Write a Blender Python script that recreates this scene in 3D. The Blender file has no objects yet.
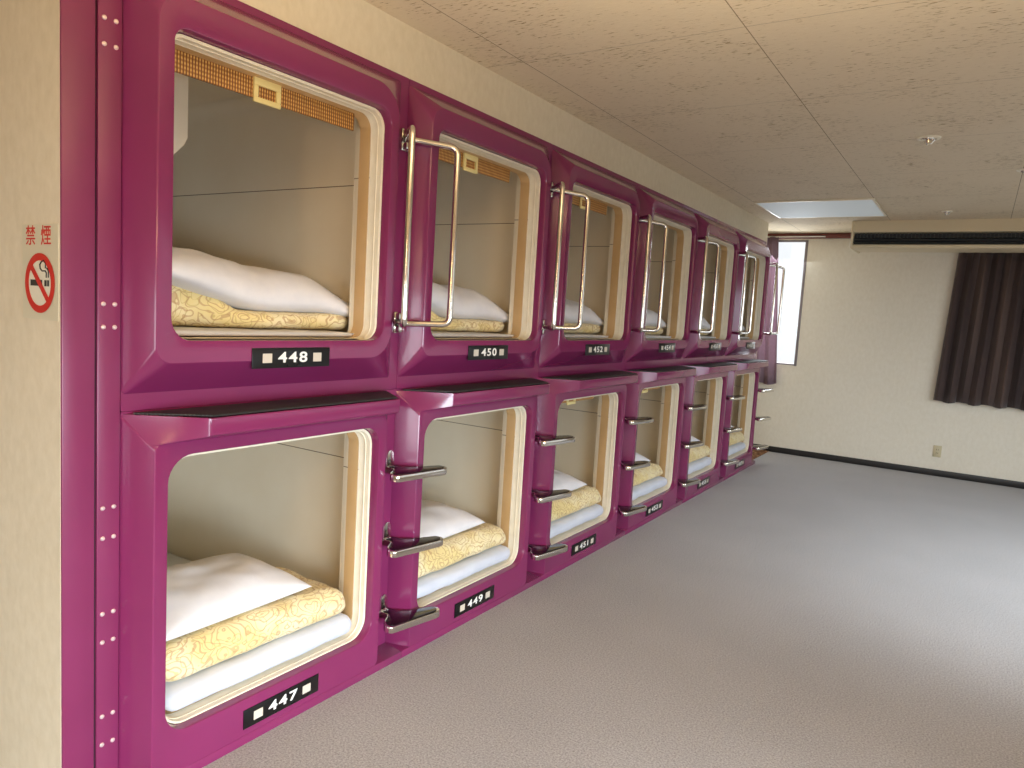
import bpy, bmesh, math, random
from mathutils import Vector, Matrix, noise

C = bpy.context.scene.collection
SC = bpy.context.scene
PITCH = 1.08
N_COL = 6
CEIL = 2.4135
FAR = 7.356
random.seed(7)

# ------------------------------------------------------------------ helpers
def link(o, parent=None):
    C.objects.link(o)
    if parent is not None:
        o.parent = parent
    return o

def obj(name, me, mat=None, parent=None, loc=(0, 0, 0), rot=(0, 0, 0)):
    o = bpy.data.objects.new(name, me)
    o.location = loc
    o.rotation_euler = rot
    if mat is not None and me is not None and len(me.materials) == 0:
        me.materials.append(mat)
    return link(o, parent)

def thing(name, label, cat, loc=(0, 0, 0), group=None):
    o = bpy.data.objects.new(name, None)
    o.empty_display_size = 0.1
    o.location = loc
    link(o)
    return tag(o, label, cat, group)

def tag(o, label, cat, group=None, kind=None):
    o['label'] = label
    o['category'] = cat
    if group:
        o['group'] = group
    if kind:
        o['kind'] = kind
    return o

def structure(o, label, cat):
    o['kind'] = 'structure'
    o['label'] = label
    o['category'] = cat
    return o

def finish(bm, name, smooth=True, angle=32):
    bmesh.ops.recalc_face_normals(bm, faces=bm.faces[:])
    me = bpy.data.meshes.new(name)
    if smooth:
        a = math.radians(angle)
        for f in bm.faces:
            f.smooth = True
        for e in bm.edges:
            if len(e.link_faces) == 2 and e.calc_face_angle(0) > a:
                e.smooth = False
    bm.to_mesh(me)
    bm.free()
    return me

def add_box(bm, x0, x1, y0, y1, z0, z1, bev=0.0, seg=2):
    r = bmesh.ops.create_cube(bm, size=1.0)
    vs = r['verts']
    for v in vs:
        v.co = Vector((x0 + (v.co.x + .5) * (x1 - x0), y0 + (v.co.y + .5) * (y1 - y0), z0 + (v.co.z + .5) * (z1 - z0)))
    if bev > 0:
        es = list({e for v in vs for e in v.link_edges})
        bmesh.ops.bevel(bm, geom=es, offset=bev, segments=seg, profile=.5, affect='EDGES', clamp_overlap=True)

def box_mesh(name, *a, bev=0.0, seg=2):
    bm = bmesh.new()
    add_box(bm, *a, bev=bev, seg=seg)
    return finish(bm, name)

def prism(bm, pts, axis, a, b, bev=0.0):
    """closed outline pts (two coordinates) extruded along axis from a to b"""
    def mk(p, t):
        if axis == 'z': return Vector((p[0], p[1], t))
        if axis == 'y': return Vector((p[0], t, p[1]))
        return Vector((t, p[0], p[1]))
    lo = [bm.verts.new(mk(p, a)) for p in pts]
    hi = [bm.verts.new(mk(p, b)) for p in pts]
    fs = [bm.faces.new(lo), bm.faces.new(hi)]
    n = len(pts)
    for i in range(n):
        fs.append(bm.faces.new((lo[i], lo[(i + 1) % n], hi[(i + 1) % n], hi[i])))
    bmesh.ops.recalc_face_normals(bm, faces=fs)
    if bev > 0:
        es = list({e for v in lo for e in v.link_edges if e.other_vert(v) in lo} |
                  {e for v in hi for e in v.link_edges if e.other_vert(v) in hi})
        bmesh.ops.bevel(bm, geom=es, offset=bev, segments=2, profile=.5, affect='EDGES', clamp_overlap=True)

def rrect(y0, y1, z0, z1, r, n=8):
    """rounded rectangle outline; r = (BL, BR, TR, TL) or a number"""
    if not isinstance(r, (tuple, list)):
        r = (r, r, r, r)
    out = []
    cs = [((y0, z0), (1, 1), math.pi, r[0]), ((y1, z0), (-1, 1), 1.5 * math.pi, r[1]),
          ((y1, z1), (-1, -1), 0.0, r[2]), ((y0, z1), (1, -1), .5 * math.pi, r[3])]
    for (p, s, a0, rr) in cs:
        cy, cz = p[0] + s[0] * rr, p[1] + s[1] * rr
        for i in range(n):
            a = a0 + .5 * math.pi * i / (n - 1)
            out.append((cy + rr * math.cos(a), cz + rr * math.sin(a)))
    return out

def inset(y0, y1, z0, z1, d):
    return (y0 + d, y1 - d, z0 + d, z1 - d)

def inset_open(O4, d):
    # the sill stays nearly flush with the bottom edge of the opening
    kb = 0.0 if O4[2] > 1 else .5
    return (O4[0] + d, O4[1] - d, O4[2] + d * kb, O4[3] - d)

def loft(bm, loops, cap0=False, cap1=False):
    """loops = list of (x, outline)"""
    rings = [[bm.verts.new((x, p[0], p[1])) for p in pts] for x, pts in loops]
    n = len(rings[0])
    for a, b in zip(rings[:-1], rings[1:]):
        for i in range(n):
            j = (i + 1) % n
            bm.faces.new((a[i], a[j], b[j], b[i]))
    if cap0: bm.faces.new(rings[0])
    if cap1: bm.faces.new(rings[-1])
    return rings

def round_path(pts, r, n=6):
    out = [Vector(pts[0])]
    for i in range(1, len(pts) - 1):
        p0, p, p1 = Vector(pts[i - 1]), Vector(pts[i]), Vector(pts[i + 1])
        d0, d1 = (p0 - p).normalized(), (p1 - p).normalized()
        rr = min(r, (p0 - p).length * .49, (p1 - p).length * .49)
        a, b = p + d0 * rr, p + d1 * rr
        for k in range(n + 1):
            t = k / n
            out.append((1 - t) ** 2 * a + 2 * t * (1 - t) * p + t * t * b)
    out.append(Vector(pts[-1]))
    return out

def tube(bm, path, r, seg=12):
    path = [Vector(p) for p in path]
    t = (path[1] - path[0]).normalized()
    u = t.orthogonal().normalized()
    prev = None
    first = last = None
    for i, p in enumerate(path):
        if i == 0: d = path[1] - path[0]
        elif i == len(path) - 1: d = path[-1] - path[-2]
        else: d = (path[i + 1] - path[i]).normalized() + (path[i] - path[i - 1]).normalized()
        d.normalize()
        u = (u - d * u.dot(d)).normalized()
        w = d.cross(u)
        ring = [bm.verts.new(p + r * (math.cos(2 * math.pi * k / seg) * u + math.sin(2 * math.pi * k / seg) * w)) for k in range(seg)]
        if prev:
            for k in range(seg):
                bm.faces.new((prev[k], prev[(k + 1) % seg], ring[(k + 1) % seg], ring[k]))
        else:
            first = ring
        prev = ring
    bm.faces.new(first)
    bm.faces.new(prev)

def lathe(bm, prof, axis_to, n=24):
    """profile (r, h) revolved; axis_to maps (a, b, h) to a point"""
    rings = []
    for r, h in prof:
        if r < 1e-6:
            rings.append([bm.verts.new(axis_to(0, 0, h))])
        else:
            rings.append([bm.verts.new(axis_to(r * math.cos(2 * math.pi * k / n), r * math.sin(2 * math.pi * k / n), h)) for k in range(n)])
    for a, b in zip(rings[:-1], rings[1:]):
        for k in range(n):
            j = (k + 1) % n
            va = [a[0]] if len(a) == 1 else [a[k], a[j]]
            vb = [b[0]] if len(b) == 1 else [b[j], b[k]]
            if len(va) + len(vb) >= 3:
                bm.faces.new(va + vb)

DG = None
def text_mesh(body, size, mat3, depth=.0012, bold=0.0, sx=1.0, spacing=1.0, center=True):
    """flat raised lettering; mat3 = 4x4 placing text x, text y, normal"""
    cu = bpy.data.curves.new('lettering', 'FONT')
    cu.body = body
    cu.size = size
    cu.extrude = depth
    cu.offset = bold
    cu.space_character = spacing
    if center:
        cu.align_x = 'CENTER'
        cu.align_y = 'CENTER'
    o = bpy.data.objects.new('lettering', cu)
    C.objects.link(o)
    dg = bpy.context.evaluated_depsgraph_get()
    me = bpy.data.meshes.new_from_object(o.evaluated_get(dg))
    bpy.data.objects.remove(o)
    me.transform(Matrix.Diagonal((sx, 1, 1, 1)))
    me.transform(mat3)
    me.materials.clear()
    return me

# facing the room (+X): text runs along +Y
def face_x(x, y, z):
    return Matrix(((0, 0, 1, x), (1, 0, 0, y), (0, 1, 0, z), (0, 0, 0, 1)))
# facing -Y: text runs along +X
def face_ny(x, y, z):
    return Matrix(((1, 0, 0, x), (0, 0, -1, y), (0, 1, 0, z), (0, 0, 0, 1)))

# ------------------------------------------------------------------ materials
def srgb(r, g, b):
    def f(c):
        c /= 255
        return c / 12.92 if c <= .04045 else ((c + .055) / 1.055) ** 2.4
    return (f(r), f(g), f(b), 1)

class Mat:
    def __init__(self, name, color=(.8, .8, .8, 1), rough=.5, metal=0.0, spec=.5):
        self.m = bpy.data.materials.new(name)
        self.m.use_nodes = True
        self.t = self.m.node_tree
        self.p = self.t.nodes['Principled BSDF']
        self.p.inputs['Base Color'].default_value = color
        self.p.inputs['Roughness'].default_value = rough
        self.p.inputs['Metallic'].default_value = metal
        self.p.inputs['Specular IOR Level'].default_value = spec
    def n(self, typ, **kw):
        nd = self.t.nodes.new(typ)
        for k, v in kw.items():
            if hasattr(nd, k):
                setattr(nd, k, v)
            else:
                nd.inputs[k].default_value = v
        return nd
    def l(self, a, b):
        self.t.links.new(a, b)
    def coords(self, kind='Object'):
        return self.n('ShaderNodeTexCoord').outputs[kind]
    def mapping(self, src, scale=(1, 1, 1), rot=(0, 0, 0), loc=(0, 0, 0)):
        mp = self.n('ShaderNodeMapping')
        mp.inputs['Scale'].default_value = scale
        mp.inputs['Rotation'].default_value = rot
        mp.inputs['Location'].default_value = loc
        self.l(src, mp.inputs['Vector'])
        return mp.outputs['Vector']
    def noise(self, vec, scale, detail=3, rough=.5):
        nd = self.n('ShaderNodeTexNoise')
        nd.inputs['Scale'].default_value = scale
        nd.inputs['Detail'].default_value = detail
        nd.inputs['Roughness'].default_value = rough
        self.l(vec, nd.inputs['Vector'])
        return nd
    def ramp(self, fac, stops):
        r = self.n('ShaderNodeValToRGB')
        el = r.color_ramp.elements
        while len(el) > 1:
            el.remove(el[-1])
        el[0].position, el[0].color = stops[0]
        for p, c in stops[1:]:
            e = el.new(p)
            e.color = c
        self.l(fac, r.inputs['Fac'])
        return r.outputs['Color']
    def math(self, op, a, b=None):
        nd = self.n('ShaderNodeMath')
        nd.operation = op
        for i, v in enumerate((a, b)):
            if v is None: continue
            if isinstance(v, (int, float)): nd.inputs[i].default_value = v
            else: self.l(v, nd.inputs[i])
        return nd.outputs[0]
    def mix(self, fac, a, b, blend='MIX'):
        nd = self.n('ShaderNodeMix')
        nd.data_type = 'RGBA'
        nd.blend_type = blend
        for sock, v in ((0, fac), (6, a), (7, b)):
            if isinstance(v, (int, float, tuple)): nd.inputs[sock].default_value = v
            else: self.l(v, nd.inputs[sock])
        return nd.outputs[2]
    def bump(self, height, strength=.2, dist=.01):
        b = self.n('ShaderNodeBump')
        b.inputs['Strength'].default_value = strength
        b.inputs['Distance'].default_value = dist
        self.l(height, b.inputs['Height'])
        self.l(b.outputs['Normal'], self.p.inputs['Normal'])
    def color(self, sock):
        self.l(sock, self.p.inputs['Base Color'])

def G(v): return (v, v, v, 1)

M = {}
# glossy plum gelcoat
m = Mat('plum_gelcoat', srgb(168, 52, 112), .2, 0, .5)
v = m.noise(m.coords(), 3.0, 2)
m.color(m.ramp(v.outputs['Fac'], [(.3, srgb(122, 39, 83)), (.7, srgb(127, 42, 88))]))
m.p.inputs['Coat Weight'].default_value = .25
m.p.inputs['Coat Roughness'].default_value = .06
M['plum'] = m.m
m = Mat('plum_painted_metal', srgb(160, 54, 106), .33)
v = m.noise(m.coords(), 5.0, 2)
m.color(m.ramp(v.outputs['Fac'], [(.3, srgb(121, 41, 81)), (.7, srgb(126, 44, 86))]))
M['plum_metal'] = m.m

# cream moulded liner with one fine horizontal joint
def liner_mat(name, zj):
    m = Mat(name, srgb(238, 226, 202), .42)
    co = m.coords()
    sep = m.n('ShaderNodeSeparateXYZ')
    m.l(co, sep.inputs[0])
    d = m.math('ABSOLUTE', m.math('SUBTRACT', sep.outputs['Z'], zj))
    ln = m.math('LESS_THAN', d, .0016)
    n = m.noise(co, 4, 3)
    base = m.ramp(n.outputs['Fac'], [(.3, srgb(237, 224, 199)), (.7, srgb(242, 231, 208))])
    m.color(m.mix(ln, base, srgb(120, 98, 70)))
    return m.m
M['liner_upper'] = liner_mat('cream_liner', 1.832 - 1.065)
M['liner_lower'] = liner_mat('cream_liner_low', .775)
m = Mat('tan_inner_band', srgb(206, 170, 120), .45)
v = m.noise(m.coords(), 9, 2)
m.color(m.ramp(v.outputs['Fac'], [(.3, srgb(202, 165, 114)), (.7, srgb(210, 175, 126))]))
M['tan'] = m.m
m = Mat('cream_trim', srgb(232, 222, 198), .35)
v = m.noise(m.coords(), 20, 2)
m.color(m.ramp(v.outputs['Fac'], [(.3, srgb(228, 217, 192)), (.7, srgb(236, 227, 205))]))
M['trim'] = m.m
m = Mat('aluminium_track', srgb(200, 196, 188), .3, .85)
v = m.noise(m.mapping(m.coords(), (1, 2, 60)), 8, 2)
m.bump(v.outputs['Fac'], .05, .002)
M['alu'] = m.m
m = Mat('chrome', srgb(226, 222, 214), .13, 1.0)
v = m.noise(m.coords(), 30, 2)
m.l(m.ramp(v.outputs['Fac'], [(.2, G(.1)), (.8, G(.2))]), m.p.inputs['Roughness'])
M['chrome'] = m.m
m = Mat('black_tread', srgb(22, 16, 18), .12)
v = m.noise(m.coords(), 60, 2)
m.bump(v.outputs['Fac'], .04, .002)
M['tread'] = m.m
m = Mat('dark_rubber', srgb(34, 38, 34), .55)
w = m.n('ShaderNodeTexWave')
w.bands_direction = 'X'
w.inputs['Scale'].default_value = 40
m.l(m.coords(), w.inputs['Vector'])
m.bump(w.outputs['Fac'], .4, .003)
M['rubber'] = m.m
m = Mat('black_plate', srgb(14, 13, 14), .3)
v = m.noise(m.coords(), 40, 2)
m.l(m.ramp(v.outputs['Fac'], [(.2, G(.25)), (.8, G(.38))]), m.p.inputs['Roughness'])
M['black'] = m.m
m = Mat('white_lettering', srgb(240, 238, 232), .5)
M['white'] = m.m
m = Mat('pale_square', srgb(206, 196, 180), .5)
M['square'] = m.m
m = Mat('rivet_metal', srgb(235, 215, 214), .3, .6)
M['rivet'] = m.m
m = Mat('dark_gap', srgb(30, 10, 18), .7)
M['gap'] = m.m

# fabrics
def cloth(name, c0, c1, rough=.85, sc=14, b=.25):
    m = Mat(name, c0, rough, 0, .25)
    co = m.coords()
    v = m.noise(co, sc, 4)
    m.color(m.ramp(v.outputs['Fac'], [(.3, c0), (.7, c1)]))
    f = m.noise(co, 700, 1)
    g = m.math('ADD', m.math('MULTIPLY', v.outputs['Fac'], .8), m.math('MULTIPLY', f.outputs['Fac'], .08))
    m.bump(g, b, .01)
    m.p.inputs['Sheen Weight'].default_value = .15
    return m.m
M['linen'] = cloth('white_linen', srgb(218, 217, 221), srgb(228, 226, 228))
M['sheet'] = cloth('white_sheet', srgb(196, 201, 214), srgb(208, 212, 222), sc=8)
M['mattress'] = cloth('mattress_cover', srgb(200, 199, 198), srgb(212, 211, 210), sc=8)

m = Mat('gold_paisley', srgb(214, 190, 130), .8, 0, .2)
co = m.coords()
wob = m.noise(co, 9, 2)
wv = m.n('ShaderNodeVectorMath'); wv.operation = 'SCALE'
m.l(wob.outputs['Color'], wv.inputs[0]); wv.inputs['Scale'].default_value = .12
ad = m.n('ShaderNodeVectorMath'); ad.operation = 'ADD'
m.l(co, ad.inputs[0]); m.l(wv.outputs[0], ad.inputs[1])
vor = m.n('ShaderNodeTexVoronoi'); vor.inputs['Scale'].default_value = 12.5
m.l(m.mapping(ad.outputs[0], (1, .62, 1), (.4, 0, .3)), vor.inputs['Vector'])
ring = m.math('SINE', m.math('MULTIPLY', vor.outputs['Distance'], 36.0))
lines = m.math('GREATER_THAN', ring, .72)
vo2 = m.n('ShaderNodeTexVoronoi'); vo2.inputs['Scale'].default_value = 24
m.l(ad.outputs[0], vo2.inputs['Vector'])
ring2 = m.math('SINE', m.math('MULTIPLY', vo2.outputs['Distance'], 16.0))
lines2 = m.math('GREATER_THAN', ring2, .86)
pat = m.noise(co, 6, 2)
base = m.ramp(pat.outputs['Fac'], [(.35, srgb(222, 200, 138)), (.5, srgb(232, 218, 176)), (.65, srgb(226, 206, 146))])
c1 = m.mix(m.math('MULTIPLY', lines2, .45), base, srgb(176, 146, 74))
c2 = m.mix(m.math('MULTIPLY', lines, .5), c1, srgb(168, 118, 84))
m.color(c2)
nb = m.noise(co, 24, 3)
m.bump(nb.outputs['Fac'], .3, .01)
m.p.inputs['Sheen Weight'].default_value = .2
M['paisley'] = m.m

# bamboo slats
m = Mat('bamboo', srgb(196, 140, 62), .5)
co = m.coords()
w = m.n('ShaderNodeTexWave'); w.bands_direction = 'Y'; w.inputs['Scale'].default_value = 34; w.inputs['Distortion'].default_value = .6
m.l(co, w.inputs['Vector'])
w2 = m.n('ShaderNodeTexWave'); w2.bands_direction = 'Z'; w2.inputs['Scale'].default_value = 26
m.l(co, w2.inputs['Vector'])
f = m.math('MULTIPLY', w.outputs['Fac'], m.math('ADD', m.math('MULTIPLY', w2.outputs['Fac'], .6), .4))
m.color(m.ramp(f, [(.1, srgb(120, 72, 26)), (.5, srgb(198, 140, 66)), (.9, srgb(232, 188, 112))]))
m.bump(f, .5, .004)
M['bamboo'] = m.m
M['handle_plastic'] = Mat('cream_plastic', srgb(236, 218, 150), .4).m

# room surfaces
def wallpaper(name, a, b):
    m = Mat(name, a, .8, 0, .2)
    co = m.coords('Object')
    n1 = m.noise(m.mapping(co, (1, 1, .6)), 34, 4, .6)
    n2 = m.noise(co, 2.0, 2)
    fac = m.math('ADD', m.math('MULTIPLY', n1.outputs['Fac'], .7), m.math('MULTIPLY', n2.outputs['Fac'], .3))
    m.color(m.ramp(fac, [(.35, a), (.65, b)]))
    m.bump(n1.outputs['Fac'], .15, .006)
    return m.m
M['wallpaper'] = wallpaper('cream_wallpaper', srgb(212, 200, 174), srgb(222, 211, 187))
M['far_paper'] = wallpaper('pale_wallpaper', srgb(226, 218, 200), srgb(233, 226, 210))

m = Mat('carpet', srgb(168, 152, 138), .95, 0, .1)
co = m.coords()
n1 = m.noise(co, 150, 3, .7)
n2 = m.noise(co, 1.6, 3)
n3 = m.noise(co, 420, 2, .7)
sp = m.ramp(n1.outputs['Fac'], [(.3, srgb(128, 123, 122)), (.5, srgb(172, 167, 166)), (.72, srgb(206, 203, 202))])
big = m.ramp(n2.outputs['Fac'], [(.3, G(.9)), (.7, G(1.0))])
m.color(m.mix(1.0, sp, big, 'MULTIPLY'))
m.bump(m.math('ADD', n1.outputs['Fac'], n3.outputs['Fac']), .55, .012)
m.p.inputs['Sheen Weight'].default_value = .25
M['carpet'] = m.m

m = Mat('rockwool_ceiling', srgb(206, 192, 168), .9, 0, .15)
co = m.coords()
fl = m.noise(m.mapping(co, (16, 75, 1)), 1.6, 4, .65)
patch = m.noise(co, 3.4, 2)
fleck = m.ramp(m.math('ADD', fl.outputs['Fac'], m.math('MULTIPLY', m.math('SUBTRACT', patch.outputs['Fac'], .5), .25)),
               [(.30, srgb(132, 110, 80)), (.36, srgb(186, 166, 132)), (.40, srgb(218, 202, 174)), (1, srgb(226, 211, 185))])
sep = m.n('ShaderNodeSeparateXYZ')
m.l(co, sep.inputs[0])
def joint(sock, off):
    q = m.math('FRACT', m.math('ADD', m.math('DIVIDE', m.math('SUBTRACT', sock, off), .905), 50.5))
    return m.math('LESS_THAN', m.math('ABSOLUTE', m.math('SUBTRACT', q, .5)), .0022)
jj = m.math('MAXIMUM', joint(sep.outputs['X'], .187), m.math('MULTIPLY', joint(sep.outputs['Y'], 1.562), .6))
m.color(m.mix(m.math('MULTIPLY', jj, .75), fleck, srgb(112, 92, 66)))
m.bump(fl.outputs['Fac'], .25, .006)
M['ceiling'] = m.m

m = Mat('dark_skirting', srgb(38, 33, 30), .45)
v = m.noise(m.coords(), 12, 2)
m.color(m.ramp(v.outputs['Fac'], [(.3, srgb(22, 18, 17)), (.7, srgb(30, 26, 24))]))
M['skirting'] = m.m
M['dark_alu'] = Mat('dark_window_frame', srgb(132, 124, 126), .4, .4).m
M['redwood'] = None
m = Mat('red_brown_wood', srgb(112, 50, 42), .45)
v = m.noise(m.mapping(m.coords(), (2, 20, 30)), 4, 4)
m.color(m.ramp(v.outputs['Fac'], [(.3, srgb(92, 38, 32)), (.7, srgb(126, 60, 50))]))
M['redwood'] = m.m
M['ac_cream'] = Mat('ac_enamel', srgb(216, 200, 166), .45).m
M['ac_dark'] = Mat('ac_grille_dark', srgb(26, 30, 32), .5).m
M['ac_slat'] = Mat('ac_grille_slat', srgb(62, 68, 70), .4).m
M['outlet'] = Mat('outlet_plastic', srgb(196, 184, 150), .5).m
M['outlet_dark'] = Mat('outlet_slot', srgb(70, 62, 46), .6).m

def curtain_mat(name, a, b, c, sc):
    m = Mat(name, a, .75, 0, .3)
    co = m.coords()
    n = m.noise(m.mapping(co, (sc, sc, .15)), 3.0, 3)
    m.color(m.ramp(n.outputs['Fac'], [(.3, a), (.5, b), (.7, c)]))
    f = m.noise(co, 300, 1)
    m.bump(f.outputs['Fac'], .1, .003)
    m.p.inputs['Sheen Weight'].default_value = .3
    return m.m
M['curtain_dark'] = curtain_mat('brown_curtain', srgb(50, 36, 34), srgb(68, 52, 48), srgb(92, 74, 66), 3.2)
m = Mat('lilac_curtain', srgb(150, 128, 138), .8, 0, .2)
n = m.noise(m.coords(), 40, 2)
m.color(m.ramp(n.outputs['Fac'], [(.3, srgb(138, 116, 126)), (.7, srgb(152, 130, 140))]))
tr = m.n('ShaderNodeBsdfTranslucent'); tr.inputs['Color'].default_value = srgb(186, 160, 172)
mx = m.n('ShaderNodeMixShader'); mx.inputs[0].default_value = .35
m.l(m.p.outputs[0], mx.inputs[1]); m.l(tr.outputs[0], mx.inputs[2])
m.l(mx.outputs[0], m.t.nodes['Material Output'].inputs['Surface'])
M['curtain_lilac'] = m.m

m = Mat('floral_mat', srgb(150, 112, 80), .95, 0, .1)
co = m.coords()
vor = m.n('ShaderNodeTexVoronoi'); vor.inputs['Scale'].default_value = 26
m.l(co, vor.inputs['Vector'])
m.color(m.ramp(vor.outputs['Distance'], [(.2, srgb(186, 150, 110)), (.4, srgb(132, 92, 62)), (.7, srgb(96, 66, 48))]))
M['mat'] = m.m

m = Mat('light_diffuser', srgb(205, 212, 212), .7)
m.p.inputs['Emission Color'].default_value = (.86, .95, 1, 1)
m.p.inputs['Emission Strength'].default_value = .14
M['diffuser'] = m.m

m = Mat('window_glass', (1, 1, 1, 1), .02)
tp = m.n('ShaderNodeBsdfTransparent')
gl = m.n('ShaderNodeBsdfGlossy'); gl.inputs['Roughness'].default_value = .02
mx = m.n('ShaderNodeMixShader'); mx.inputs[0].default_value = .06
m.l(tp.outputs[0], mx.inputs[1]); m.l(gl.outputs[0], mx.inputs[2])
m.l(mx.outputs[0], m.t.nodes['Material Output'].inputs['Surface'])
M['glass'] = m.m
M['sticker'] = Mat('sticker_film', srgb(206, 198, 172), .35).m
M['sign_red'] = Mat('sign_red', srgb(196, 26, 10), .5).m
M['sign_black'] = Mat('sign_black', srgb(24, 22, 20), .45).m
M['sign_white'] = Mat('sign_pale', srgb(222, 216, 196), .4).m

# ------------------------------------------------------------------ the room
XR, YB = 3.75, -3.6           # right wall, wall behind the camera
XL = -2.35                    # end of the recess beyond the bank, and of the side wall
def multi_box(name, boxes, mat, bev=0):
    bm = bmesh.new()
    for b in boxes:
        add_box(bm, *b, bev=bev)
    return obj(name, finish(bm, name), mat)

structure(multi_box('floor', [(XL, XR, YB, FAR + .1, -.1, 0)], M['carpet']), 'tan grey speckled carpet covering the corridor floor', 'floor')
structure(multi_box('ceiling', [(XL, XR, YB, FAR + .1, CEIL, CEIL + .1)], M['ceiling']), 'beige flecked ceiling tiles with fine joints', 'ceiling')
# fascia above the capsules, with its return at the far end
structure(multi_box('wall_left', [(-.15, 0, -.147, N_COL * PITCH + .02, 2.2285, CEIL), (XL, 0, N_COL * PITCH + .003, N_COL * PITCH + .02, 0, 2.2285)], M['wallpaper']),
          'cream wallpaper strip above the upper row of capsules', 'wall')
structure(multi_box('wall_side', [(XL, -.002, -.148, -.13, 0, CEIL)], M['wallpaper']),
          'cream wallpapered side wall carrying the no smoking sign', 'wall')
# far wall with one window opening
WX0, WX1, WZ0, WZ1 = -.62, .222, .985, 2.345
structure(multi_box('wall_far', [(XL, WX0, FAR, FAR + .1, 0, CEIL), (WX1, XR, FAR, FAR + .1, 0, CEIL),
                                 (WX0, WX1, FAR, FAR + .1, 0, WZ0), (WX0, WX1, FAR, FAR + .1, WZ1, CEIL)], M['far_paper']),
          'pale far wall with the window at its left end', 'wall')
structure(multi_box('wall_recess', [(XL - .1, XL, YB, FAR, 0, CEIL)], M['far_paper']), 'pale wall closing the left side of the room', 'wall')
# right wall with two windows, back wall with one: unseen, assumed for their daylight
R_WIN_ASSUMED = [(-2.1, .7, .2, 1.15), (1.7, 6.3, .6, 2.0)]
B_WIN_ASSUMED = [(.3, 2.3, .12, 1.25)]
wr = []
ya = YB
for (y0, y1, z0, z1) in R_WIN_ASSUMED:
    wr += [(XR, XR + .1, ya, y0, 0, CEIL), (XR, XR + .1, y0, y1, 0, z0), (XR, XR + .1, y0, y1, z1, CEIL)]
    ya = y1
wr.append((XR, XR + .1, ya, FAR, 0, CEIL))
structure(multi_box('wall_right', wr, M['far_paper']), 'pale right wall of the corridor', 'wall')
(x0, x1, z0, z1) = B_WIN_ASSUMED[0]
structure(multi_box('wall_back', [(XL, x0, YB - .1, YB, 0, CEIL), (x1, XR, YB - .1, YB, 0, CEIL), (x0, x1, YB - .1, YB, 0, z0), (x0, x1, YB - .1, YB, z1, CEIL)], M['wallpaper']),
          'cream wall behind the viewer', 'wall')
structure(multi_box('baseboard_far', [(XL, XR, FAR - .012, FAR, 0, .064)], M['skirting'], bev=.003), 'dark brown baseboard along the far wall', 'baseboard')
structure(multi_box('baseboard_right', [(XR - .012, XR, YB, FAR - .013, 0, .064)], M['skirting'], bev=.003), 'dark brown baseboard along the right wall', 'baseboard')

def window(name, bm_boxes, pane_box, label):
    w = structure(multi_box(name, bm_boxes, M['dark_alu'], bev=.004), label, 'window')
    obj('window_pane', box_mesh('pane', *pane_box), M['glass'], w)
    return w
f = .028
window('window_1', [(WX0, WX1, FAR + .005, FAR + .06, WZ0, WZ0 + f * .6), (WX0, WX1, FAR + .005, FAR + .06, WZ1 - f * .6, WZ1),
                    (WX0, WX0 + f, FAR + .005, FAR + .06, WZ0, WZ1), (WX1 - f, WX1, FAR - .006, FAR + .06, WZ0 - .005, WZ1)],
       (WX0 + f, WX1 - f, FAR + .03, FAR + .036, WZ0 + f * .6, WZ1 - f * .6), 'bright narrow window at left end of the far wall')
for i, (y0, y1, z0, z1) in enumerate(R_WIN_ASSUMED):  # windows never in view, assumed and sized for the daylight they give
    window('window_%d' % (i + 2), [(XR + .01, XR + .06, y0, y1, z0, z0 + .04), (XR + .01, XR + .06, y0, y1, z1 - .04, z1), (XR + .01, XR + .06, y0, y0 + .04, z0, z1),
                        (XR + .01, XR + .06, y1 - .04, y1, z0, z1), (XR + .01, XR + .06, (y0 + y1) / 2 - .02, (y0 + y1) / 2 + .02, z0, z1)],
           (XR + .03, XR + .036, y0 + .04, y1 - .04, z0 + .04, z1 - .04), ('assumed unseen wide low window in the right wall opposite the nearest capsules', 'assumed unseen wide window at the far end of the right wall')[i])
(x0, x1, z0, z1) = B_WIN_ASSUMED[0]  # unseen back window, assumed as a source of daylight
window('window_4', [(x0, x1, YB - .06, YB - .01, z0, z0 + .04), (x0, x1, YB - .06, YB - .01, z1 - .04, z1), (x0, x0 + .04, YB - .06, YB - .01, z0, z1),
                    (x1 - .04, x1, YB - .06, YB - .01, z0, z1), ((x0 + x1) / 2 - .02, (x0 + x1) / 2 + .02, YB - .06, YB - .01, z0, z1)],
       (x0 + .04, x1 - .04, YB - .036, YB - .03, z0 + .04, z1 - .04), 'assumed unseen tall window in the wall behind the viewer')

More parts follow.
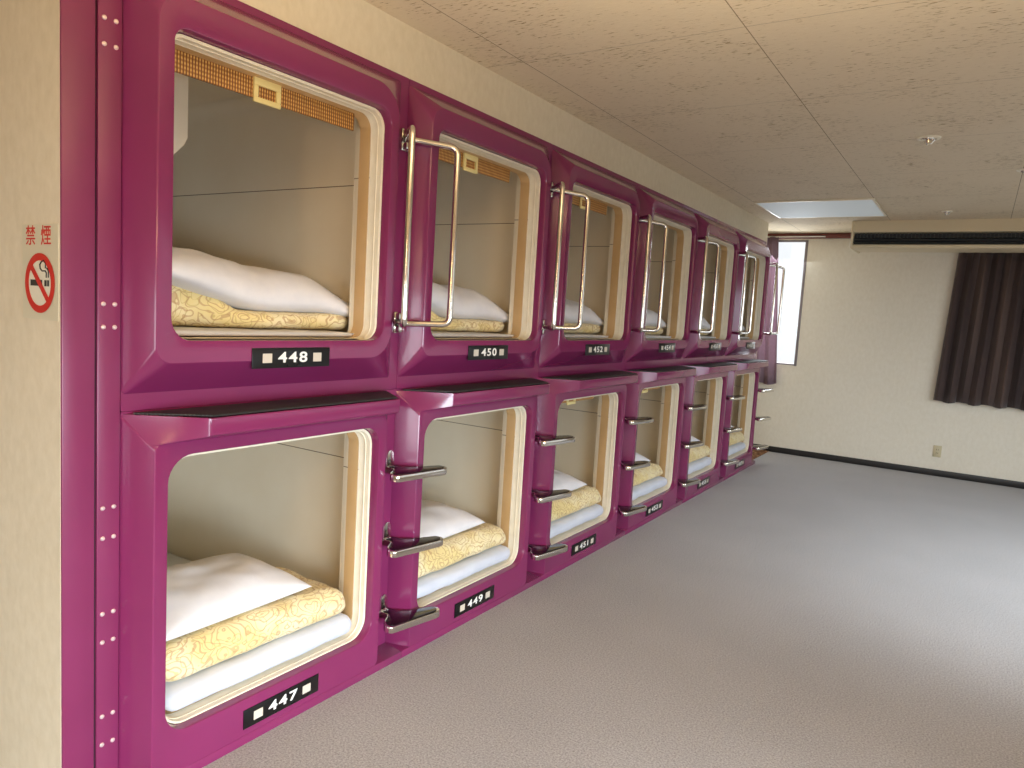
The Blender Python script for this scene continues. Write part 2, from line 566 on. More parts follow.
# ------------------------------------------------------------------ capsule pods
Z_UP = 1.065
def shell_mesh(upper):
    bm = bmesh.new()
    P = (.001, PITCH - .001)
    if upper:
        zo = Z_UP
        P4 = (*P, 1.0655, 2.228); B4 = (.002, 1.035, 1.112, 2.206)
        F4 = (.045, .945, 1.196, 2.142); fr = (.045, .10, .11, .07)
        O4 = (.09, .905, 1.259, 2.062); orr = (.06, .06, .06, .036)
    else:
        zo = 0
        P4 = (*P, .0, 1.0645); B4 = (.002, 1.035, .004, 1.055)
        F4 = (.045, .945, .020, .985); fr = (.02, .03, .03, .02)
        O4 = (.086, .905, .147, .945); orr = (.075, .075, .065, .075)
    sh = lambda pts: [(a, b - zo) for a, b in pts]
    add = lambda r, d: tuple(max(.004, x + d) for x in r)
    def blend(t):
        a, b = rrect(*B4, .012), rrect(*F4, fr)
        return [(p[0] * (1 - t) + q[0] * t, p[1] * (1 - t) + q[1] * t) for p, q in zip(a, b)]
    D = .085
    loops = [(-.03, rrect(*P4, .004)), (0, rrect(*P4, .004)), (0, rrect(*B4, .012)), (.004, blend(.03)),
             (D * .94, blend(.965)), (D * .975, rrect(*inset(*F4, .0), fr)), (D, rrect(*inset(*F4, .003), add(fr, -.002))),
             (D, rrect(*inset(*O4, -.004), add(orr, .004))), (D - .001, rrect(*inset(*O4, -.0015), add(orr, .0015))),
             (D - .004, rrect(*O4, orr)), (.066, rrect(*inset_open(O4, .003), add(orr, -.002))), (.0, rrect(*inset_open(O4, .004), add(orr, -.002)))]
    loft(bm, [(x, sh(p)) for x, p in loops])
    return finish(bm, 'front_shell', angle=24), O4, orr, zo

def trim_mesh(O4, orr, zo):
    bm = bmesh.new()
    add = lambda r, d: tuple(max(.004, x + d) for x in r)
    L = [(.000, .0115), (.050, .0115), (.0525, .0075), (.054, .0050), (.054, .0085), (.052, .0125), (.034, .0135), (.033, .0160), (.0305, .0160), (.0295, .0135), (.006, .0145), (.002, .0165), (.000, .0115)]
    loft(bm, [(x, [(a, b - zo) for a, b in rrect(*inset_open(O4, d), add(orr, -d * .45))]) for x, d in L])
    return finish(bm, 'opening_trim', angle=30)

def liner_mesh(upper, O4, orr, zo):
    bm = bmesh.new()
    add = lambda r, d: tuple(max(.004, x + d) for x in r)
    full = (.035, 1.0, 1.254, 2.212) if upper else (.035, 1.0, .028, 1.035)
    t = .012
    def sec(x, q, r): return (x, [(a, b - zo) for a, b in rrect(*q, r)])
    o = inset_open(O4, .0165)
    ro = add(orr, -.008)
    hi = (o[0], o[1], full[2], full[3])
    inner = [sec(-.0005, o, ro), sec(-.050, inset(*o, .002), ro), sec(-.056, tuple(a * .9 + b * .1 for a, b in zip(o, hi)), ro), sec(-.070, tuple(a * .04 + b * .96 for a, b in zip(o, hi)), .05),
             sec(-.074, hi, .05), sec(-.11, full, .06), sec(-1.9, full, .07), sec(-1.94, inset(*full, .01), .065), sec(-1.96, inset(*full, .05), .05)]
    fo = inset(*full, -t)
    outer = [sec(-1.96 - t, inset(*full, .03), .06), sec(-1.9, fo, .08), sec(-.04, fo, .08), sec(-.0335, inset(*fo, .004), .08), sec(-.0005, inset(*O4, .004), .06)]
    r = loft(bm, inner + [])
    bm.faces.new(r[-1])
    for f in bm.faces:
        f.material_index = 1 if f.calc_center_median().x > -.053 else 0
    r2 = loft(bm, outer)
    bm.faces.new(r2[0])
    n = len(r[0])
    for i in range(n):
        j = (i + 1) % n
        bm.faces.new((r[0][i], r[0][j], r2[-1][j], r2[-1][i]))
    return finish(bm, 'interior_liner', angle=40)

def ledge_mesh():
    bm = bmesh.new()
    co = [(-.005, .002, 1.058), (-.005, 1.035, 1.058), (.165, .92, 1.055), (.165, .155, 1.055),
          (-.005, .002, 1.0), (-.005, 1.035, 1.0), (.165, .92, 1.006), (.165, .155, 1.006), (.082, .0455, .982), (.082, .9445, .982)]
    vs = [bm.verts.new(c) for c in co]
    bmesh.ops.convex_hull(bm, input=vs)
    bmesh.ops.dissolve_limit(bm, angle_limit=.02, verts=bm.verts[:], edges=bm.edges[:])
    es = [e for e in bm.edges if all(v.co.x > .16 for v in e.verts)]
    bmesh.ops.bevel(bm, geom=es, offset=.007, segments=3, profile=.5, affect='EDGES', clamp_overlap=True)
    return finish(bm, 'ledge', angle=25)

def pad_mesh():
    bm = bmesh.new()
    prism(bm, [(.012, .028), (.012, 1.012), (.161, .908), (.161, .168)], 'z', 1.0575, 1.0625, bev=.0015)
    return finish(bm, 'step_pad')

def kick_mesh():
    bm = bmesh.new()
    prism(bm, [(-.01, .0005), (.088, .0005), (.0885, .022), (.086, .028), (.0, .040), (-.01, .040)], 'y', .001, PITCH - .001, bev=.001)
    return finish(bm, 'kick_strip', angle=25)

def handle_meshes():
    Y = PITCH
    def bracket(z):
        b = bmesh.new()
        add_box(b, 0, .012, Y - .04, Y - .002, z - .04, z + .04, bev=.003)
        add_box(b, .0115, .032, Y - .036, Y - .004, z + .012, z + .036, bev=.003)
        add_box(b, .0115, .032, Y - .036, Y - .004, z - .036, z - .012, bev=.003)
        return b
    l = bmesh.new()
    tube(l, round_path([(.018, Y - .02, 2.004), (.16, Y - .155, 2.004), (.16, Y - .155, 1.318), (.018, Y - .02, 1.322)], .028), .0118)
    r = bmesh.new()
    tube(r, round_path([(.022, Y - .016, 2.004), (.17, Y + .095, 1.984), (.17, Y + .095, 1.325), (.022, Y - .016, 1.320)], .032), .0118)
    out = []
    for bm, n in ((bracket(2.0), 'bracket'), (bracket(1.322), 'bracket'), (l, 'rail'), (r, 'rail')):
        for v in bm.verts:
            v.co.z -= Z_UP
        out.append(finish(bm, n))
    return out

def step_meshes():
    Y = PITCH
    outline = [(.002, -.046), (.028, -.044), (.044, -.048), (.058, -.062), (.068, -.082), (.080, -.104), (.096, -.122), (.112, -.130), (.130, -.130), (.142, -.122),
               (.160, -.03), (.182, .092), (.180, .112), (.168, .128), (.152, .136), (.138, .132), (.112, .085), (.090, .038), (.066, .010), (.040, -.001), (.002, -.002)]
    bm = bmesh.new()
    prism(bm, [(x, Y + y) for x, y in outline], 'z', -.026, 0, bev=.004)
    # upright tab on the gutter
    tab = [(Y - .042, -.02), (Y - .002, -.02), (Y - .002, .012), (Y - .008, .045), (Y - .012, .058), (Y - .022, .064), (Y - .034, .060), (Y - .041, .048)]
    prism(bm, tab, 'x', .0015, .009, bev=.002)
    plate = finish(bm, 'step')
    bm = bmesh.new()
    cx, cy = .105, .0
    ins = [(x + (cx - x) * .10 + (.006 if x < .05 else 0), y + (cy - y) * .09) for x, y in outline]
    prism(bm, [(x, Y + y) for x, y in ins], 'z', .0002, .0025, bev=.001)
    return plate, finish(bm, 'step_tread')

def plate_mesh(zc):
    return box_mesh('number_plate', .0853, .0893, .342, .646, zc - .031, zc + .031, bev=.0018)

def square_mesh(y, zc):
    return box_mesh('square_mark', .0893, .0902, y - .017, y + .017, zc - .014, zc + .014)

def console_mesh():
    bm = bmesh.new()
    prof = [(.04, 2.208), (.04, 1.80), (.355, 1.80), (.38, 1.81), (.44, 1.875), (.452, 1.90), (.452, 2.208)]
    prism(bm, [(y, z - Z_UP) for y, z in prof], 'x', -.72, -.40, bev=.015)
    return finish(bm, 'overhead_console')

us, UO, UR, _ = shell_mesh(True)
ls, LO, LR, _ = shell_mesh(False)
ut, lt = trim_mesh(UO, UR, Z_UP), trim_mesh(LO, LR, 0)
ul, ll = liner_mesh(True, UO, UR, Z_UP), liner_mesh(False, LO, LR, 0)
for me, k in ((ul, 'liner_upper'), (ll, 'liner_lower')):
    me.materials.append(M[k])
    me.materials.append(M['tan'])
lg, pad, con = ledge_mesh(), pad_mesh(), console_mesh()
kick = kick_mesh()
hb, hb2, hl, hr = handle_meshes()
sp_, st_ = step_meshes()
UPZ, LPZ = 1.206 - Z_UP, .081
up_plate, lo_plate = plate_mesh(UPZ), plate_mesh(LPZ)
up_sq = [square_mesh(y, UPZ) for y in (.396, .592)]
lo_sq = [square_mesh(y, LPZ) for y in (.396, .592)]

UP_N = ['448', '450', '452', '454', '456', '458']
LO_N = ['447', '449', '451', '453', '455', '457']
ORD = ['nearest', 'second', 'third', 'fourth', 'fifth', 'sixth and farthest']
def number_mesh(s, zc):
    return text_mesh(s, .045, face_x(.0893, .494, zc), depth=.0008, bold=.0009, sx=1.5, spacing=1.2)

for k in range(N_COL):
    y = k * PITCH
    u = thing('capsule_pod', 'plum upper capsule pod with number plate %s, %s in the upper row' % (UP_N[k], ORD[k]), 'capsule bed', (0, y, Z_UP), 'upper row of capsule pods')
    obj('front_shell', us, M['plum'], u)
    obj('opening_trim', ut, M['trim'], u)['label'] = 'cream rim round the opening'
    obj('interior_liner', ul, M['liner_upper'], u)['label'] = 'cream moulded sleeping compartment'
    obj('overhead_console', con, M['liner_upper'], u)['label'] = 'cream moulded box under the roof'
    p = obj('number_plate', up_plate, M['black'], u)
    p['label'] = 'black number plate with white digits'
    obj('number', number_mesh(UP_N[k], UPZ), M['white'], p)
    for s in up_sq: obj('square_mark', s, M['square'], p)
    g = obj('grab_handle', None, None, u)
    g['label'] = 'chrome grab handle'
    obj('bracket', hb, M['chrome'], g)
    obj('bracket', hb2, M['chrome'], g)
    obj('rail', hl, M['chrome'], g)
    obj('rail', hr, M['chrome'], g)

    u = thing('capsule_pod', 'plum lower capsule pod with number plate %s, %s in the lower row' % (LO_N[k], ORD[k]), 'capsule bed', (0, y, 0), 'lower row of capsule pods')
    obj('front_shell', ls, M['plum'], u)
    obj('kick_strip', kick, M['plum'], u)
    l = obj('ledge', lg, M['plum'], u)
    obj('step_pad', pad, M['rubber'], l)['label'] = 'dark rubber pad on the ledge'
    obj('opening_trim', lt, M['trim'], u)['label'] = 'cream rim round the opening'
    obj('interior_liner', ll, M['liner_lower'], u)['label'] = 'cream moulded sleeping compartment'
    p = obj('number_plate', lo_plate, M['black'], u)
    p['label'] = 'black number plate with white digits'
    obj('number', number_mesh(LO_N[k], LPZ), M['white'], p)
    for s in lo_sq: obj('square_mark', s, M['square'], p)
    for z in (.765, .478, .185):
        s = obj('step', sp_, M['chrome'], u, (0, 0, z))
        s['label'] = 'chrome foot step with black top'
        obj('step_tread', st_, M['tread'], s)

# end post with rivets
post = thing('end_post', 'plum upright metal post with paired rivets at the near end of the capsule bank', 'post', (0, -.075, 0))
def post_piece(name, y0, y1, x1):
    return obj(name, box_mesh(name, -.15, x1, y0 + .075, y1 + .075, 0, 2.228, bev=.003), M['plum_metal'], post)
post_piece('wide_strip', -.147, -.067, .004)
post_piece('narrow_strip', -.0615, -.0015, .004)
obj('gap_strip', box_mesh('gap', -.14, -.004, -.068 + .075, -.0605 + .075, .001, 2.22), M['gap'], post)['label'] = 'dark groove between the strips'
bm = bmesh.new()
lathe(bm, [(.0062, .004), (.0058, .0062), (.004, .0078), (0, .0084)], lambda a, b, h: Vector((h, a, b)), 12)
rv = finish(bm, 'rivet')
for (za, zb) in ((2.045, 1.983), (1.347, 1.288), (.815, .734), (.528, .45), (.242, .162)):
    for z in (za, zb):
        for yy in (-.047, -.018):
            r = obj('rivet', rv, M['rivet'], post, (0, yy + .075, z))

# ------------------------------------------------------------------ bedding
def soft_box(lx, ly, lz, r, cuts=(14, 22, 5), seed=0, amp=.006, fn=None, freq=9.0):
    """cloth slab: centre at x,y = 0, base at z = 0"""
    bm = bmesh.new()
    nx, ny, nz = cuts
    hx, hy, hz = lx / 2, ly / 2, lz / 2
    vd = {}
    def vert(i, j, k):
        key = (i, j, k)
        if key not in vd:
            vd[key] = bm.verts.new((-hx + lx * i / nx, -hy + ly * j / ny, -hz + lz * k / nz))
        return vd[key]
    for i in range(nx):
        for j in range(ny):
            for k in (0, nz):
                bm.faces.new((vert(i, j, k), vert(i + 1, j, k), vert(i + 1, j + 1, k), vert(i, j + 1, k)))
    for i in range(nx):
        for k in range(nz):
            for j in (0, ny):
                bm.faces.new((vert(i, j, k), vert(i + 1, j, k), vert(i + 1, j, k + 1), vert(i, j, k + 1)))
    for j in range(ny):
        for k in range(nz):
            for i in (0, nx):
                bm.faces.new((vert(i, j, k), vert(i, j + 1, k), vert(i, j + 1, k + 1), vert(i, j, k + 1)))
    off = Vector((seed * 3.1, seed * 1.7, seed * .9))
    rz = min(r, hz * .98)
    for v in bm.verts:
        p = v.co
        c = Vector((max(-hx + r, min(hx - r, p.x)), max(-hy + r, min(hy - r, p.y)), max(-hz + rz, min(hz - rz, p.z))))
        d = p - c
        q = Vector((d.x / r, d.y / r, d.z / rz))
        if q.length > 1e-6:
            mx = max(abs(q.x), abs(q.y), abs(q.z))
            q = q.normalized() * mx
            p = c + Vector((q.x * r, q.y * r, q.z * rz))
        p = p + Vector((0, 0, hz))
        nse = noise.noise_vector(p * freq + off) * amp + noise.noise_vector(p * freq * 2.6 + off) * amp * .45
        top = min(1, max(0, p.z / lz))
        nse.z *= top
        p = p + nse
        if fn: p = fn(p, top)
        v.co = p
    for f in bm.faces: f.smooth = True
    bmesh.ops.recalc_face_normals(bm, faces=bm.faces[:])
    me = bpy.data.meshes.new('soft')
    bm.to_mesh(me)
    bm.free()
    return me

def pillow_mesh(lx, ly, t, seed=0, fn=None, n=30, flat=.32):
    """stuffed pillow: seam round the rim, belly below flatter than the crown"""
    bm = bmesh.new()
    off = Vector((seed * 2.3 + 11, seed * 1.1, seed * 5.7))
    top, bot = {}, {}
    for i in range(n + 1):
        for j in range(n + 1):
            u, w = -1 + 2 * i / n, -1 + 2 * j / n
            u, w = math.sin(u * math.pi / 2) * .6 + u * .4, math.sin(w * math.pi / 2) * .6 + w * .4
            # pinched sides, ears at the corners
            pu = u * (1 - .055 * (1 - w * w) ** 1.0 * abs(u) ** 2) + 0
            pw = w * (1 - .05 * (1 - u * u) * abs(w) ** 2)
            e = max(0, (1 - abs(u) ** 2.6)) ** .52 * max(0, (1 - abs(w) ** 2.6)) ** .52
            p = Vector((pu * lx / 2, pw * ly / 2, 0))
            ns = noise.noise(p * 7 + off) * .16 + noise.noise(p * 16 + off) * .07
            # creases radiating from the rim
            cr = math.sin(14 * w + 3 * noise.noise(p * 5 + off)) * .035 * (abs(u) ** 3) + math.sin(12 * u + 2) * .03 * (abs(w) ** 3)
            h = e * (1 + ns + cr)
            edge = i in (0, n) or j in (0, n)
            a = p + Vector((0, 0, t * flat + h * t * (1 - flat)))
            b = p + Vector((0, 0, t * flat - e * t * flat))
            if fn:
                a, b = fn(a), fn(b)
            top[i, j] = bm.verts.new(a)
            bot[i, j] = top[i, j] if edge else bm.verts.new(b)
    for i in range(n):
        for j in range(n):
            bm.faces.new((top[i, j], top[i + 1, j], top[i + 1, j + 1], top[i, j + 1]))
            q = (bot[i, j], bot[i, j + 1], bot[i + 1, j + 1], bot[i + 1, j])
            if len(set(q)) == 4:
                try: bm.faces.new(q)
                except ValueError: pass
    for f in bm.faces: f.smooth = True
    bmesh.ops.recalc_face_normals(bm, faces=bm.faces[:])
    me = bpy.data.meshes.new('pillow')
    bm.to_mesh(me)
    bm.free()
    return me

sm = lambda a, b, x: (lambda t: t * t * (3 - 2 * t))(max(0, min(1, (x - a) / (b - a))))

futon_me = soft_box(1.80, .765, .018, .008, (40, 20, 3), 5, .003)
matt_me = soft_box(1.76, .90, .114, .035, (30, 20, 4), 3, .002)
for k in range(N_COL):
    y = k * PITCH
    upn, lon = UP_N[k], LO_N[k]
    # ---- upper bed
    zb = 1.2625
    o = obj('mattress', futon_me, M['mattress'], None, (-.925, y + .498, zb))
    tag(o, 'thin white mattress on the floor of upper capsule %s' % upn, 'mattress', 'mattresses in the upper row')
    zt = zb + .019
    def roll(p, top):
        # thicker rolled left end, thin right end, front lip of folds
        a = 1 - sm(-.22, -.06, p.y)
        p.z *= .66 + .95 * a
        p.x -= .05 * a * (1 if p.x > 0 else 0)
        return p
    sd = k * 2 + 1
    rz = random.uniform(-.012, .012)
    o = obj('folded_duvet', soft_box(.44, .80, .094, .045, (16, 40, 8), sd, .008, roll), M['paisley'], None, (-.345, y + .55, zt), (0, 0, -.045 + rz))
    tag(o, 'folded gold paisley duvet rolled at one end under the pillow in upper capsule %s' % upn, 'duvet', 'paisley duvets in the upper row')
    def drape(p):
        t = p.y / .39
        p.z += .070 * (1 - sm(-1.0, .05, t)) - .03 * sm(.45, 1.0, t) ** 1.5
        return p
    o = obj('pillow', pillow_mesh(.43, .86, .155, sd, drape), M['linen'], None, (-.315, y + .572, zt + .056), (0, math.radians(3), -.03 + rz))
    tag(o, 'plump white pillow sloping over the paisley duvet in upper capsule %s' % upn, 'pillow', 'white pillows in the upper row')
    # ---- lower bed
    zb = .040
    o = obj('mattress', matt_me, M['mattress'], None, (-1.0, y + .517, zb))
    tag(o, 'white covered mattress on the floor of lower capsule %s' % lon, 'mattress', 'mattresses in the lower row')
    zt = zb + .125
    rz = random.uniform(-.012, .012)
    o = obj('folded_sheet', soft_box(.46, .735, .072, .036, (16, 30, 6), sd + 40, .006), M['sheet'], None, (-.19, y + .497, zt), (0, 0, rz))
    tag(o, 'folded white sheet lying under the paisley duvet in lower capsule %s' % lon, 'sheet', 'folded sheets in the lower row')
    def bulge(p, top):
        # two soft folds in the front face
        s = math.sin(p.z / .125 * math.pi * 2)
        if p.x > .1: p.x += .007 * s
        p.z *= 1 - .22 * sm(.22, .42, p.y)
        return p
    if k != 3:
        o = obj('folded_duvet', soft_box(.43, .735, .112, .054, (18, 32, 10), sd + 80, .009, bulge), M['paisley'], None, (-.195, y + .495, zt + .075), (0, 0, rz - .01))
        tag(o, 'folded gold paisley duvet stacked on the white sheet in lower capsule %s' % lon, 'duvet', 'paisley duvets in the lower row')
        o = obj('pillow', pillow_mesh(.40, .58, .118, sd + 9), M['linen'], None, (-.215, y + .408, zt + .187), (0, math.radians(3), rz + .02))
        tag(o, 'flat white pillow on top of the bedding stack in lower capsule %s' % lon, 'pillow', 'white pillows in the lower row')
    else:
        o = obj('folded_duvet', soft_box(.40, .72, .105, .05, (18, 32, 8), sd + 80, .012, bulge), M['paisley'], None, (-.195, y + .49, zt + .071), (0, 0, rz))
        tag(o, 'folded gold paisley duvet stacked on the white sheet in lower capsule %s' % lon, 'duvet', 'paisley duvets in the lower row')
        o = obj('pillow', pillow_mesh(.36, .56, .12, sd + 9), M['linen'], None, (-.22, y + .40, zt + .178), (0, math.radians(3), rz))
        tag(o, 'flat white pillow on top of the bedding stack in lower capsule %s' % lon, 'pillow', 'white pillows in the lower row')

# ------------------------------------------------------------------ bamboo blinds
def blind(y, length, z_low, drop, hy, label):
    t = thing('bamboo_blind', label, 'blind', (-.03, y, z_low), 'rolled bamboo blinds')
    bm = bmesh.new()
    # rolled bundle behind, slatted flap in front
    add_box(bm, -.012, -.004, 0, length, 0, drop, bev=.002)
    tube(bm, [(-.034, 0, drop - .028), (-.034, length, drop - .028)], .028, 14)
    obj('bamboo_screen', finish(bm, 'bamboo_screen'), M['bamboo'], t)
    bm = bmesh.new()
    for b in ((0, .1, 0, .016), (0, .1, .050, .078), (0, .016, .016, .050), (.084, .1, .016, .050)):
        add_box(bm, -.003, .006, hy + b[0], hy + b[1], b[2] - .012, b[3] - .012, bev=.002)
    obj('pull_handle', finish(bm, 'pull_handle'), M['handle_plastic'], t)['label'] = 'cream square pull handle'
blind(.115, .725, 1.985, .10, .30, 'rolled bamboo blind with cream handle at top of upper capsule 448')
blind(PITCH + .115, .65, 1.985, .10, .28, 'rolled bamboo blind with cream handle at top of upper capsule 450')
blind(2 * PITCH + .115, .62, 1.985, .10, .27, 'rolled bamboo blind with cream handle at top of upper capsule 452')
blind(2 * PITCH + .115, .62, .899, .09, .27, 'rolled bamboo blind, only its handle showing at top of lower capsule 451')
blind(3 * PITCH + .115, .62, .899, .09, .27, 'rolled bamboo blind, only its handle showing at top of lower capsule 453')

# ------------------------------------------------------------------ no smoking sign on the side wall
YS = -.148
sg = thing('no_smoking_sign', 'no smoking sticker with red circle and red characters on the cream side wall', 'sign', (-.095, YS, 1.30))
obj('sticker', box_mesh('sticker', -.09, .088, -.0015, 0, 0, .235), M['sticker'], sg)
for ch, x in (('\u7981', -.047), ('\u7159', .03)):
    obj('character', text_mesh(ch, .052, face_ny(x, -.0016, .204), depth=.0004, bold=.0003), M['sign_red'], sg)['label'] = 'red character'
def disc_ring(name, r0, r1, mat, y, cx=0, cz=.09):
    bm = bmesh.new()
    n = 48
    if r0 > 0:
        lathe(bm, [(r0, 0), (r1, 0), (r1, .0006), (r0, .0006), (r0, 0)], lambda a, b, h: Vector((cx + a, y - h, cz + b)), n)
    else:
        lathe(bm, [(0, 0), (r1, 0), (r1, .0006), (0, .0006)], lambda a, b, h: Vector((cx + a, y - h, cz + b)), n)
    return obj(name, finish(bm, name), mat, sg)
disc_ring('pale_disc', 0, .060, M['sign_white'], -.0016)
disc_ring('prohibition_ring', .056, .074, M['sign_red'], -.0026)
bm = bmesh.new()
for (a, b) in ((-.046, .012), (.024, .034), (.038, .046)):
    add_box(bm, a, b, -.0030, -.0024, .083, .098)
obj('cigarette', finish(bm, 'cigarette'), M['sign_black'], sg)
bm = bmesh.new()
for pth in ([(.034, .104), (.034, .116), (.028, .121), (.014, .120), (.004, .126), (.002, .136), (.010, .143)],
            [(.044, .104), (.045, .120), (.038, .127), (.030, .128), (.030, .138), (.022, .146), (.010, .143)]):
    tube(bm, [(x, -.0028, z) for x, z in pth], .0017, 6)
obj('smoke_curl', finish(bm, 'smoke'), M['sign_black'], sg)
bm = bmesh.new()
c45 = math.sqrt(.5)
def rp(u, w): return (u * c45 + w * c45, .09 - u * c45 + w * c45)
prism(bm, [rp(-.060, -.0075), rp(.060, -.0075), rp(.060, .0075), rp(-.060, .0075)], 'y', -.0037, -.0031)
obj('prohibition_bar', finish(bm, 'bar'), M['sign_red'], sg)

# ------------------------------------------------------------------ far end of the room
# ceiling light panel
lp = thing('ceiling_light', 'flat square white light panel in the ceiling near the window', 'light', (.645, 5.63, CEIL - .012), None)
bm = bmesh.new()
for b in ((-.452, .452, -.452, -.435), (-.452, .452, .435, .452), (-.452, -.435, -.435, .435), (.435, .452, -.435, .435)):
    add_box(bm, b[0], b[1], b[2], b[3], 0, .012, bev=.001)
obj('frame', finish(bm, 'frame'), M['trim'], lp)
obj('diffuser', box_mesh('diffuser', -.435, .435, -.435, .435, .001, .011), M['diffuser'], lp)

# ceiling-mounted air conditioner
AX0, AX1, AY0, AY1 = .775, 2.75, 6.42, 6.95
ac = thing('air_conditioner', 'long cream ceiling hung air conditioner with a dark grille above the far curtain', 'air conditioner', (1.76, 6.7, 2.16))
bm = bmesh.new()
x0, x1 = AX0 - 1.76, AX1 - 1.76
y0, y1 = AY0 - 6.7, AY1 - 6.7
H = CEIL - 2.16
prism(bm, [(y0, H - .001), (y0 - .004, .148), (y0 + .06, .140), (y0 + .06, .045), (y0 - .006, .034), (y0 - .004, .008), (y0 + .03, 0), (y1, .02), (y1, H - .001)], 'x', x0 + .02, x1 - .02)
add_box(bm, x0, x0 + .022, y0 - .012, y1, .004, H - .001, bev=.008)
add_box(bm, x1 - .022, x1, y0 - .012, y1, .004, H - .001, bev=.008)
obj('housing', finish(bm, 'housing'), M['ac_cream'], ac)
bm = bmesh.new()
add_box(bm, x0 + .024, x1 - .024, y0 + .045, y0 + .058, .046, .139)
obj('intake', finish(bm, 'intake'), M['ac_dark'], ac)['label'] = 'dark air slot'
bm = bmesh.new()
for i in range(64):
    xx = x0 + .05 + i * (x1 - x0 - .1) / 63
    add_box(bm, xx - .0025, xx + .0025, y0 + .012, y0 + .044, .100, .138)
obj('vane_row', finish(bm, 'vanes'), M['ac_slat'], ac)
bm = bmesh.new()
for z in (.062, .090):
    prism(bm, [(y0 + .004, z - .006), (y0 + .008, z - .009), (y0 + .043, z + .004), (y0 + .04, z + .008)], 'x', x0 + .024, x1 - .024)
obj('louvre', finish(bm, 'louvre'), M['ac_slat'], ac)

# curtain rail over window_1, and the one over the dark curtain
rail = thing('curtain_rail', 'red brown wooden curtain rail above the narrow window', 'curtain rail', (0, FAR, 2.36))
obj('board', box_mesh('board', -.85, .74, -.05, -.001, .0, .05, bev=.004), M['redwood'], rail)
obj('track', box_mesh('track', -.80, .40, -.072, -.052, .008, .022, bev=.003), M['alu'], rail)
rail2 = thing('curtain_rail', 'pale metal curtain rail above the dark brown curtain', 'curtain rail', (2.4, FAR, 2.215))
obj('track', box_mesh('track', -.80, 1.2, -.07, -.04, 0, .035, bev=.005), M['trim'], rail2)
bm = bmesh.new()
for xx in (-.75, .2, 1.15):
    add_box(bm, xx - .012, xx + .012, -.045, -.001, .008, .03, bev=.003)
obj('bracket', finish(bm, 'bracket'), M['alu'], rail2)

def curtain(name, xa0, xa1, xb0, xb1, z0, z1, yc, folds, depth, mat, label, wave=.012, sub=10, gather=0.0):
    """pleated cloth: top edge xa0..xa1, bottom edge xb0..xb1"""
    bm = bmesh.new()
    nx, nz = folds * sub, 14
    g = []
    for j in range(nz + 1):
        t = j / nz
        row = []
        for i in range(nx + 1):
            s = i / nx
            ph = 2 * math.pi * folds * s
            xt = xa0 + (xa1 - xa0) * s
            xb = xb0 + (xb1 - xb0) * s
            x = xb + (xt - xb) * t + .25 * (xa1 - xa0) / folds * math.sin(2 * ph) * .25
            amp = depth * (.75 + .35 * (1 - t)) * (1 + .3 * noise.noise(Vector((s * folds * .7, t * .8, 2.0))))
            y = yc - amp * (.5 + .5 * math.sin(ph + .8 * noise.noise(Vector((s * 5, t * 1.2, 7)))))
            z = z0 + (z1 - z0) * t
            if t < .2:
                z += wave * math.sin(ph * .5 + 1.0) * (1 - t / .2)
            row.append(bm.verts.new((x, y, z)))
        g.append(row)
    for j in range(nz):
        for i in range(nx):
            bm.faces.new((g[j][i], g[j][i + 1], g[j + 1][i + 1], g[j + 1][i]))
    me = finish(bm, name, angle=80)
    o = obj(name, me, mat)
    sol = o.modifiers.new('thickness', 'SOLIDIFY')
    sol.thickness = .003
    tag(o, label, 'curtain')
    return o
curtain('curtain', -.42, -.075, -.40, .045, .765, 2.372, FAR - .056, 4, .045, M['curtain_lilac'], 'lilac curtain drawn aside at the narrow bright window')
curtain('curtain', 1.625, 3.35, 1.555, 3.35, .755, 2.222, FAR - .03, 17, .05, M['curtain_dark'], 'dark brown pleated curtain hanging under the air conditioner', wave=.01)

# outlet
ot = thing('wall_outlet', 'small beige power outlet low on the far wall', 'outlet', (1.637, FAR, .25))
obj('plate', box_mesh('plate', -.036, .036, -.008, -.0005, -.058, .058, bev=.003), M['outlet'], ot)
obj('socket', box_mesh('socket', -.02, .02, -.011, -.0082, -.036, .036, bev=.002), M['outlet'], ot)
for z in (-.017, .017):
    bm = bmesh.new()
    for x in (-.007, .007):
        add_box(bm, x - .0018, x + .0018, -.0116, -.0108, z - .007, z + .007)
    obj('slot', finish(bm, 'slot'), M['outlet_dark'], ot)

# rug in the gap beyond the bank
o = obj('floor_mat', box_mesh('floor_mat', -.95, .02, 6.53, 7.33, .0005, .012, bev=.004), M['mat'])
tag(o, 'brown floral mat on the carpet beyond the last capsule', 'mat')

# ceiling fittings
def fitting(x, y, r, label, name='sprinkler_head'):
    t = thing(name, label, 'ceiling fitting', (x, y, CEIL))
    bm = bmesh.new()
    lathe(bm, [(r, -.0005), (r * .96, -.006), (r * .72, -.009), (r * .66, -.004)], lambda a, b, h: Vector((a, b, h)), 28)
    obj('escutcheon', finish(bm, 'escutcheon'), M['trim'], t)
    bm = bmesh.new()
    lathe(bm, [(r * .64, -.004), (r * .6, -.012), (r * .34, -.016), (r * .30, -.030), (0, -.032)], lambda a, b, h: Vector((a, b, h)), 20)
    for a in range(3):
        an = a * 2.094
        tube(bm, [(r * .5 * math.cos(an), r * .5 * math.sin(an), -.012), (r * .2 * math.cos(an), r * .2 * math.sin(an), -.034)], .003, 6)
    obj('head', finish(bm, 'head'), M['chrome'], t)['label'] = 'chrome centre'
fitting(1.553, 3.36, .058, 'round chrome ceiling fitting in the middle of the tiles')
fitting(2.02, 4.34, .058, 'round chrome ceiling fitting at the right side of the ceiling')
fitting(1.55, 5.93, .04, 'small white ceiling fitting in front of the air conditioner')

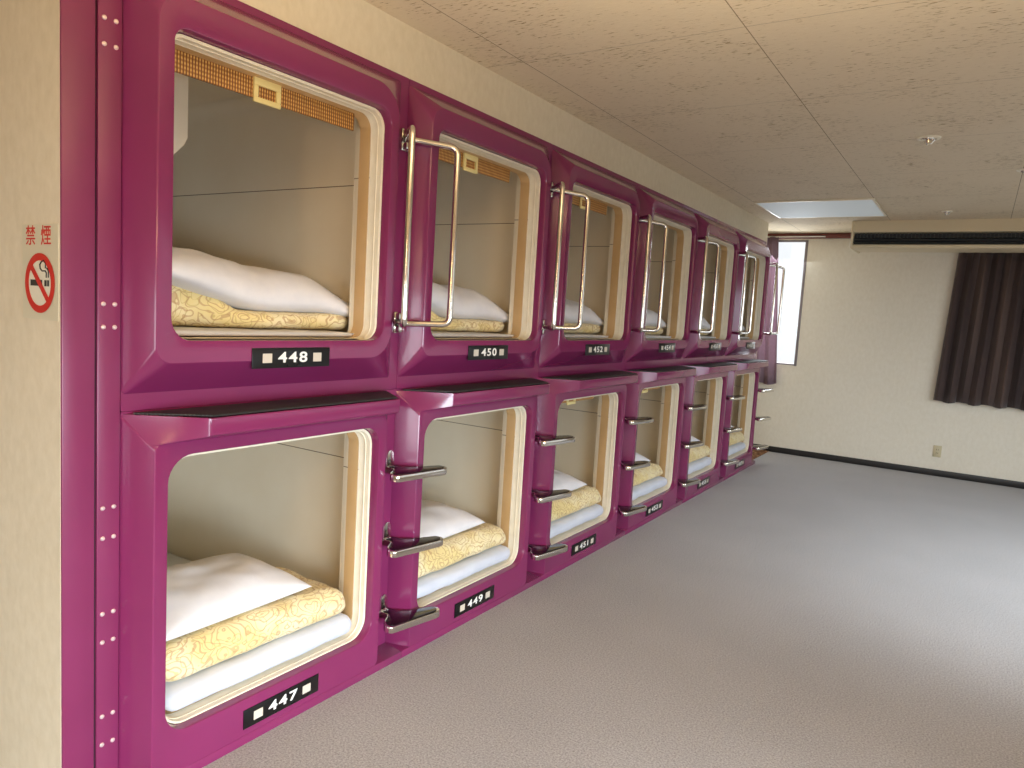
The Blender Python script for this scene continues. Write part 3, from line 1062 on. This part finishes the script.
# ------------------------------------------------------------------ lights
def area(name, loc, aim, sx, sy, power, color, spread=180):
    li = bpy.data.lights.new(name, 'AREA')
    li.shape = 'RECTANGLE'
    li.size, li.size_y = sx, sy
    li.energy = power
    li.color = color
    li.spread = math.radians(spread)
    o = bpy.data.objects.new(name, li)
    o.location = loc
    o.rotation_euler = (Vector(aim) - Vector(loc)).to_track_quat('-Z', 'Y').to_euler()
    return link(o)
(x0, x1, z0, z1) = B_WIN_ASSUMED[0]
area('assumed_daylight_back', ((x0 + x1) / 2, YB + .02, (z0 + z1) / 2), ((x0 + x1) / 2 - .5, YB + 3, .2), x1 - x0, z1 - z0, 17, (.88, .95, 1.0), 100)  # area light just inside the assumed back window
(y0, y1, z0, z1) = R_WIN_ASSUMED[0]
area('assumed_daylight_near', (XR - .02, (y0 + y1) / 2, (z0 + z1) / 2), (0, .6, -.5), y1 - y0, z1 - z0, 62, (.78, .90, 1.0), 74)  # area light aimed low from the assumed window near the viewer
(y0, y1, z0, z1) = R_WIN_ASSUMED[1]
area('assumed_daylight_right', (XR - .02, (y0 + y1) / 2, (z0 + z1) / 2), (1.75, 5.6, -.85), y1 - y0, z1 - z0, 64, (.80, .91, 1.0), 112)  # area light aimed down from the assumed second right window
area('daylight_far', ((WX0 + WX1) / 2, FAR + .14, (WZ0 + WZ1) / 2), (.2, FAR - 2, .6), WX1 - WX0, WZ1 - WZ0, 40, (.86, .94, 1.0))
def lamp(name, loc, power, color, r=.12):
    li = bpy.data.lights.new(name, 'POINT')
    li.shadow_soft_size = r
    li.energy = power
    li.color = color
    o = bpy.data.objects.new(name, li)
    o.location = loc
    return link(o)
lamp('assumed_warm_lamp', (1.5, -2.2, 1.7), 28, (1, .62, .28))  # unseen lamp with no fixture, assumed behind the viewer for warm light
up = lamp('ceiling_fill', (1.7, -.1, 1.45), 54, (1, .82, .58), .2)  # added fill with no fixture, throws warm light up onto the near ceiling
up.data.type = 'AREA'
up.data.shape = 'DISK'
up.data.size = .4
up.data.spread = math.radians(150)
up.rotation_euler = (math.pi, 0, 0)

w = bpy.data.worlds.new('sky')
SC.world = w
w.use_nodes = True
bg = w.node_tree.nodes['Background']
bg.inputs['Color'].default_value = (.93, .97, 1, 1)
bg.inputs['Strength'].default_value = 1.12

# ------------------------------------------------------------------ camera
R = ((0.83981459, 0.53972012, 0.05842642), (-0.1019774, 0.05113225, 0.99347174), (-0.53320922, 0.84029024, -0.09798086))
cam = bpy.data.cameras.new('camera')
cam.sensor_width = 36
cam.lens = 728.72 / 1024 * 36
cam.clip_start = .02
co = bpy.data.objects.new('camera', cam)
r, u, f = R
co.matrix_world = Matrix(((r[0], u[0], -f[0], 1.88326), (r[1], u[1], -f[1], -1.05224), (r[2], u[2], -f[2], 1.38687), (0, 0, 0, 1)))
link(co)
SC.camera = co
SC.view_settings.view_transform = 'Standard'
SC.view_settings.look = 'None'
SC.view_settings.gamma = 1
SC.view_settings.use_curve_mapping = False
SC.view_settings.exposure = 0.0
SC.cycles.use_denoising = True
SC.cycles.max_bounces = 10
SC.cycles.diffuse_bounces = 6
